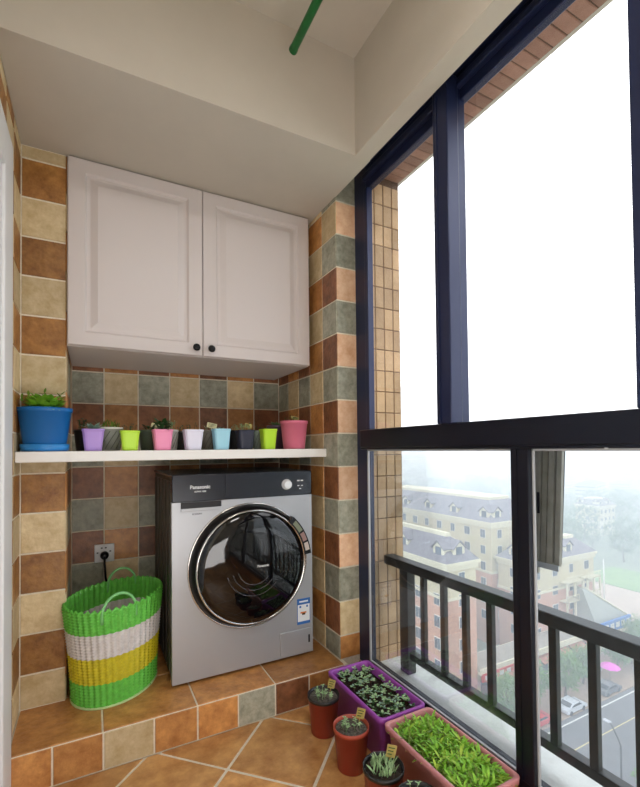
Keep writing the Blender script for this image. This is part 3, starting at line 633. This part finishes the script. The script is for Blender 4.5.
def block(name, label, x0, x1, y0, y1, zt, lower_z, floors, dz, sp=3.6, hip=3.6, faces='XY', wz0=None, balcony=(), low=None, dorm=True, group=None):
    T = thing(name, label, 'building', ((x0+x1)/2, (y0+y1)/2, GZ), group=group); ox, oy = (x0+x1)/2, (y0+y1)/2; L = lambda x, y, z: (x-ox, y-oy, z-GZ)
    mb = MB(); mb.box(L(x0, y0, lower_z), L(x1, y1, zt), cream); mb.box(L(x0, y0, GZ), L(x1, y1, lower_z), low or salmon); mb.build('wall', cream, T)
    mb = MB(); mb.box(L(x0-.5, y0-.5, zt-.1), L(x1+.5, y1+.5, zt+.35), creamd); mb.box(L(x0-.25, y0-.25, zt-.8), L(x1+.25, y1+.25, zt-.1), creamd); mb.box(L(x0-.15, y0-.15, lower_z-.2), L(x1+.15, y1+.15, lower_z+.2), creamd); mb.build('cornice', creamd, T)
    mb = MB(); e = .4; i_ = min(hip*.95, (x1-x0)*.42, (y1-y0)*.42)
    r = lambda a, z: [L(x0+a, y0+a, z), L(x1-a, y0+a, z), L(x1-a, y1-a, z), L(x0+a, y1-a, z)]
    mb.loft([r(-e, zt+.35), r(i_, zt+.35+hip), r(i_+.2, zt+.35+hip)], slate, smooth=False)
    mb.loft([r(i_+.1, zt+.3+hip), r(i_+.1, zt+.9+hip), r(i_+.4, zt+.9+hip)], creamd, smooth=False); mb.build('roof', slate, T)
    for face in faces:
        a0, a1 = (y0, y1) if face == 'X' else (x0, x1); n = max(1, int((a1-a0-1.5)/sp)); st = (a1-a0)/n
        for k in range(n):
            a = a0+st*(k+.5)
            for f in range(floors):
                z = zt-2.0-f*dz
                if face == 'X': far_window(T, x0-ox, a-oy, z-GZ, 'X', 1.0+.25*(k % 2), 1)
                else: far_window(T, a-ox, y0-oy, z-GZ, 'Y', 1.0+.25*(k % 2), 1)
            if k % 2 == 0 and dorm:
                if face == 'X': dormer(T, x0-ox+.4, a-oy, zt-GZ+.5, 'X')
                else: dormer(T, a-ox, y0-oy+.4, zt-GZ+.5, 'Y')
    for (face, a0, a1, z) in balcony:
        mb = MB()
        if face == 'Y':
            mb.box(L(a0, y0-1.5, z-.2), L(a1, y0, z), creamd); mb.box(L(a0, y0-1.5, z+.9), L(a1, y0-1.4, z+1.0), creamd)
            k = a0
            while k <= a1: mb.box(L(k, y0-1.48, z), L(k+.08, y0-1.42, z+.9), creamd); k += .5
            for xx in (a0, (a0+a1)/2-.15, a1-.3): mb.box(L(xx, y0-1.5, z-2.8), L(xx+.3, y0-1.2, z), creamd)
        else:
            mb.box(L(x0-1.5, a0, z-.2), L(x0, a1, z), creamd); mb.box(L(x0-1.5, a0, z+.9), L(x0-1.4, a1, z+1.0), creamd)
            k = a0
            while k <= a1: mb.box(L(x0-1.48, k, z), L(x0-1.42, k+.08, z+.9), creamd); k += .5
        mb.build('balcony', creamd, T)
    return T
block('apartment_building', 'long cream apartment block with slate mansard roof, farthest behind the railing', 66, 79, 57, 96, -13.4, -22.5, 6, 3.05, hip=3.6, balcony=[('X', 66, 69, z) for z in (-17.6, -20.7)])
block('apartment_building', 'cream apartment block with gabled slate roof nearest above the handrail', 43.2, 48.8, 45, 84, -15.3, -20, 5, 3.1, hip=3.0, balcony=[('X', 52, 58, z) for z in (-19, -22.2, -25.4, -28.6)])
block('apartment_building', 'corner apartment block with salmon lower walls right of the dark mullion', 67, 86, 50, 56.4, -19.6, -24.8, 4, 3.35, hip=2.4, balcony=[('Y', 75.4, 80.4, z) for z in (-23.6, -27)]+[('Y', 81.5, 85.8, z) for z in (-23.6, -27)])
# row of shops along the street
T = thing('shop_row', 'row of street shops with cream terrace roof, red and blue signs', 'building', (68, 48, GZ))
mb = MB(); mb.box((-18.5, -2.2, 0), (11, 1.8, 4.2), cream); mb.box((11, -2.2, 0), (21.5, 1.8, 4.4), cream); mb.build('wall', cream, T)
mb = MB(); mb.box((-18.7, -3.2, 4.2), (11.2, 1.8, 4.5), creamd); mb.box((-18.7, -3.2, 4.5), (11.2, -3.0, 5.1), creamd); mb.box((-18.4, -2.8, 4.5), (10.8, 1.6, 4.56), terr); mb.build('terrace_roof', creamd, T)
awn = mat('awning_terracotta', (178, 112, 84), .8, rgb2=(156, 94, 70), scale=1.5)
for k in range(7):
    x = -18+k*4.1; mb = MB(); mb.loft([[(x, -2.2, 3.9), (x+3.5, -2.2, 3.9), (x+3.5, -4.0, 3.1), (x, -4.0, 3.1)], [(x, -2.2, 4.0), (x+3.5, -2.2, 4.0), (x+3.5, -4.0, 3.2), (x, -4.0, 3.2)]], awn, smooth=False); mb.build('awning', awn, T)
    mb = MB(); mb.box((x+.3, -2.3, .3), (x+3.2, -2.15, 2.9), wpane); mb.build('shop_window', wpane, T)
red = mat('sign_red', (196, 44, 40), .6); sblue = mat('sign_blue', (48, 108, 178), .6)
mb = MB(); mb.box((-18.5, -3.35, 3.3), (-11, -3.05, 4.4), red); k = -18
while k < -12: mb.box((k, -3.42, 3.55), (k+.8, -3.33, 4.15), linew); k += 1.5
mb.build('red_sign', red, T)['label'] = 'red shop sign'
mb = MB(); mb.box((9, -3.4, 4.0), (20, -3.1, 5.9), sblue); k = 10.0
while k < 18.5: mb.box((k, -3.48, 4.5), (k+1.1, -3.38, 5.4), linew); k += 1.7
mb.build('blue_sign', sblue, T)['label'] = 'blue shop sign'
mb = MB(); mb.loft([[(11, -2.6, 4.4), (22, -2.6, 4.4), (22, 1.8, 4.4), (11, 1.8, 4.4)], [(11, 0, 11), (12, 0, 11), (12, 1.8, 11), (11, 1.8, 11)]], mat('skylight_glass', (146, 148, 138), .3), smooth=False); mb.build('sloping_glass_roof', MATS['skylight_glass'], T)
mb = MB()
for k in range(5):
    y = -2.7+k*1.1
    mb.tube([(11.9, max(y, .0), 11.1), (22.2, y, 4.55)], .16, creamd, 4)
mb.build('roof_beam', creamd, T)
# trees
cr1 = mat('crown_green', (84, 122, 70), .9, rgb2=(52, 88, 46), scale=.8); cr2 = mat('crown_street', (112, 146, 78), .9, rgb2=(74, 108, 52), scale=.8); bark = mat('bark', (96, 80, 66), .9)
def make_tree(label, group, m, R_, H_):
    T = thing('street_tree' if 'street' in label else 'tree', label, 'tree', (0, 0, GZ), group=group)
    mb = MB(); mb.tube([(0, 0, 0), (.1, 0, H_*.35), (0, .1, H_*.6)], [.18, .14, .08], bark, 6); mb.build('trunk', bark, T)
    mb = MB()
    for k in range(1500):
        a = random.uniform(0, 2*PI); c = random.uniform(-1, 1); s_ = math.sqrt(1-c*c); q = random.uniform(.72, 1.05)*(1+.16*math.sin(3*a+5*c)+.12*math.sin(5*a-7*c))
        p = Vector((R_*q*s_*math.cos(a), R_*q*s_*math.sin(a), H_*.64+H_*.36*q*c)); mb.leaf(p, (random.uniform(-1, 1), random.uniform(-1, 1), random.uniform(-.6, .8)), .62, .5, m, .3, segs=1)
    mb.build('crown', m, T, fix=False); return T
tst = make_tree('leafy street tree on the pavement in front of the shops', 'trees along the shop pavement', cr2, 2.0, 6.4)
first = True
for x, y, s_ in ((49.5, 40.6, .95), (55, 41, 1.05), (61.5, 40.2, 1.05), (67.5, 41.2, .9), (76.4, 40.8, .9), (84, 41.2, 1.1), (91, 41.5, 1)):
    t = tst if first else copy_tree(tst); first = False; t.location = (x, y, GZ+.1); t.scale = (s_,)*3; t.rotation_euler = (0, 0, x)
tn = copy_tree(tst); tn['label'] = 'green tree crown on the near side of the road at the lower right'; tn['group'] = 'trees on the near side of the road'; tn.location = (49.5, 22.6, GZ); tn.scale = (1, 1, 1)
for x, y in ((56, 21.8), (63, 22)):
    t = copy_tree(tn); t.location = (x, y, GZ)
tc_ = make_tree('green courtyard tree between the apartment blocks', 'courtyard trees between the apartment blocks', cr1, 3.0, 9.5)
first = True
for x, y, s_ in ((55.3, 55.5, .85), (60.9, 60.4, .85), (54.2, 64.5, .95), (60.5, 69, .95), (54.3, 74, .95), (60.5, 79, 1)):
    t = tc_ if first else copy_tree(tc_); first = False; t.location = (x, y, GZ); t.scale = (s_,)*3; t.rotation_euler = (0, 0, x)
tf = copy_tree(tc_); tf['label'] = 'hazy tree in the wooded area beyond the buildings'; tf['group'] = 'hazy trees beyond the buildings'; tf.location = (158, 92, GZ)
_sp = [(158, 92, 4)]
def free(x, y, r):
    if any((x-a)**2+(y-b)**2 < (r+c)**2 for a, b, c in _sp) or (176 < x < 203 and 96 < y < 122): return False
    _sp.append((x, y, r)); return True
for k in range(420):
    b = random.choice([random.uniform(1.5, 2.25)]*3+[random.uniform(.6, 1.3)]); y = random.uniform(92 if b < 1.8 else 74, 150) if b > 1.4 else random.uniform(150, 260)
    s_ = random.uniform(.9, 1.5)
    if not free(b*y, y, 4.3*s_): continue
    t = copy_tree(tf); t.location = (b*y, y, GZ); t.scale = (s_*1.2, s_*1.2, s_); t.rotation_euler = (0, 0, k)
# cars
tyre = mat('tyre', (30, 30, 32), .8); cglass = mat('car_glass', (38, 44, 52), .15)
def make_car(label, rgb, x, y, rz=0):
    m = mat('car_paint_%d_%d_%d' % rgb, rgb, .3, coat=.5); T = thing('car', label, 'car', (x, y, GZ+.03), rz)
    prof = [(-2.2, .35), (-2.25, .75), (-2.1, .98), (-1.5, 1.02), (-.9, 1.42), (.5, 1.46), (1.2, 1.0), (2.0, .86), (2.22, .65), (2.2, .35)]
    mb = MB(); mb.loft([[(px, yy, pz if abs(yy) < .9 else pz*.97) for px, pz in prof] for yy in (-.88, -.80, .80, .88)], m, smooth=False); mb.build('body', m, T)
    mb = MB(); mb.loft([[(-1.35, yy, 1.06), (-.85, yy, 1.36), (.45, yy, 1.40), (1.0, yy, 1.04)] for yy in (-.89, .89)], cglass, smooth=False); mb.loft([[(1.17, yy, 1.03), (.56, yy, 1.43), (.60, yy, 1.46), (1.22, yy, 1.05)] for yy in (-.7, .7)], cglass, smooth=False); mb.loft([[(-1.5, yy, 1.04), (-.94, yy, 1.42), (-.98, yy, 1.45), (-1.55, yy, 1.07)] for yy in (-.7, .7)], cglass, smooth=False); mb.build('car_window', cglass, T)
    for px in (-1.4, 1.4):
        for yy in (-.9, .7):
            mb = MB(); mb.tube([(px, yy, .33), (px, yy+.2, .33)], .33, tyre, 16); mb.build('wheel', tyre, T)
    return T
make_car('silver car parked at the kerb below the railing', (196, 200, 206), 59.6, 38.1, .0)
make_car('red car parked at the kerb left of the silver car', (196, 36, 40), 52.6, 38.3)
make_car('dark grey car parked right of the silver car', (76, 78, 84), 68.6, 38.2)
make_car('deep blue car parked on the pavement behind the dark grey car', (52, 56, 92), 71.5, 42.2, .3)
make_car('pale van-like car parked farthest along the kerb', (168, 168, 164), 80, 38.4)
def parasol(label, x, y, rgb):
    T = thing('street_umbrella', label, 'umbrella', (x, y, GZ+.15)); m = mat('canopy_%d' % rgb[1], rgb, .7)
    mb = MB(); mb.tube([(0, 0, 0), (0, 0, 2.6)], .04, blk, 6); mb.build('pole', blk, T); mb = MB(); mb.lathe([(1.5, 2.1), (.8, 2.5), (.05, 2.75)], m=m, n=8, caps=(False, True), smooth=False); mb.build('canopy', m, T)
parasol('magenta umbrella on the pavement behind the parked cars', 72.2, 39.8, (212, 92, 190)); parasol('small pink umbrella at the right edge of the pavement', 80.5, 40.9, (226, 130, 170))
T = thing('street_lamp', 'dark street lamp with curved arm on the near side of the road', 'street lamp', (47.5, 25.3, GZ))
mb = MB(); mb.tube([(0, 0, 0), (0, 0, 6.6), (.1, .3, 7.1), (.7, 1.1, 7.6), (1.2, 1.8, 7.7)], [.12, .09, .08, .07, .06], railm, 8); mb.build('pole', railm, T); mb = MB(); mb.box((1.0, 1.6, 7.6), (1.4, 2.3, 7.75), gasket, .03); mb.build('lamp_head', gasket, T)
T = thing('flagpole', 'tall white flagpole on the plaza beside the corner block', 'flagpole', (104, 58.2, GZ)); mb = MB(); mb.tube([(0, 0, 0), (0, 0, 11)], [.22, .14], linew, 8); mb.build('pole', linew, T); mb = MB(); mb.lathe([(.6, 0), (.6, .4), (.3, .4)], m=linew, n=10); mb.build('base', linew, T)
# white house and far blocks
T = block('villa', 'white many-windowed building standing in the haze beyond the corner block', 184, 195, 104, 114, -24, -30, 3, 3.2, hip=2.2, sp=2.2, low=creamd, dorm=True)
ffirst = None; fw = mat('far_block_wall', (190, 186, 176), .9, rgb2=(176, 170, 160), scale=.1)
for k in range(110):
    b = random.uniform(.55, 2.3); y = random.uniform(150, 440)/(1 if b < 1.3 else 1.4)
    if not free(b*y, y, 15): continue
    if ffirst is None:
        T = thing('distant_block', 'pale block fading into the haze near the horizon', 'building', group='pale blocks near the horizon')
        mb = MB(); mb.box((-9, -6, 0), (9, 6, 16), fw)
        for i in range(5):
            mb.box((-8.6, -6.1, 1.6+i*3), (8.6, -5.98, 2.9+i*3), wpane); mb.box((-9.1, -5.6, 1.6+i*3), (-8.98, 5.6, 2.9+i*3), wpane)
        mb.build('wall', fw, T); mb = MB(); mb.loft([[(-9.5, -6.5, 16), (9.5, -6.5, 16), (9.5, 6.5, 16), (-9.5, 6.5, 16)], [(-5, -.5, 19), (5, -.5, 19), (5, .5, 19), (-5, .5, 19)]], slate, smooth=False); mb.build('roof', slate, T); ffirst = T; t = T
    else: t = copy_tree(ffirst)
    t.location = (b*y, y, GZ); t.rotation_euler = (0, 0, random.choice([0, 0, .3, PI/2])); t.scale = (random.uniform(.8, 1.5), 1, random.uniform(.4, 1.1))
# haze over the town
hm = bpy.data.materials.new('haze'); hm.use_nodes = True; hn = hm.node_tree; hn.nodes.clear(); ho = hn.nodes.new('ShaderNodeOutputMaterial'); hv = hn.nodes.new('ShaderNodeVolumeScatter')
hv.inputs['Color'].default_value = (.90, .95, 1, 1); hv.inputs['Density'].default_value = .0048; hv.inputs['Anisotropy'].default_value = 0
hn.links.new(hv.outputs[0], ho.inputs['Volume'])
mb = MB(); mb.box((14, -250, GZ-.5), (1100, 1200, 30)); o = mb.build('town_haze', hm); tag(o, 'pale mist hanging over the whole town outside', 'haze', kind='stuff'); hm.cycles.homogeneous_volume = True
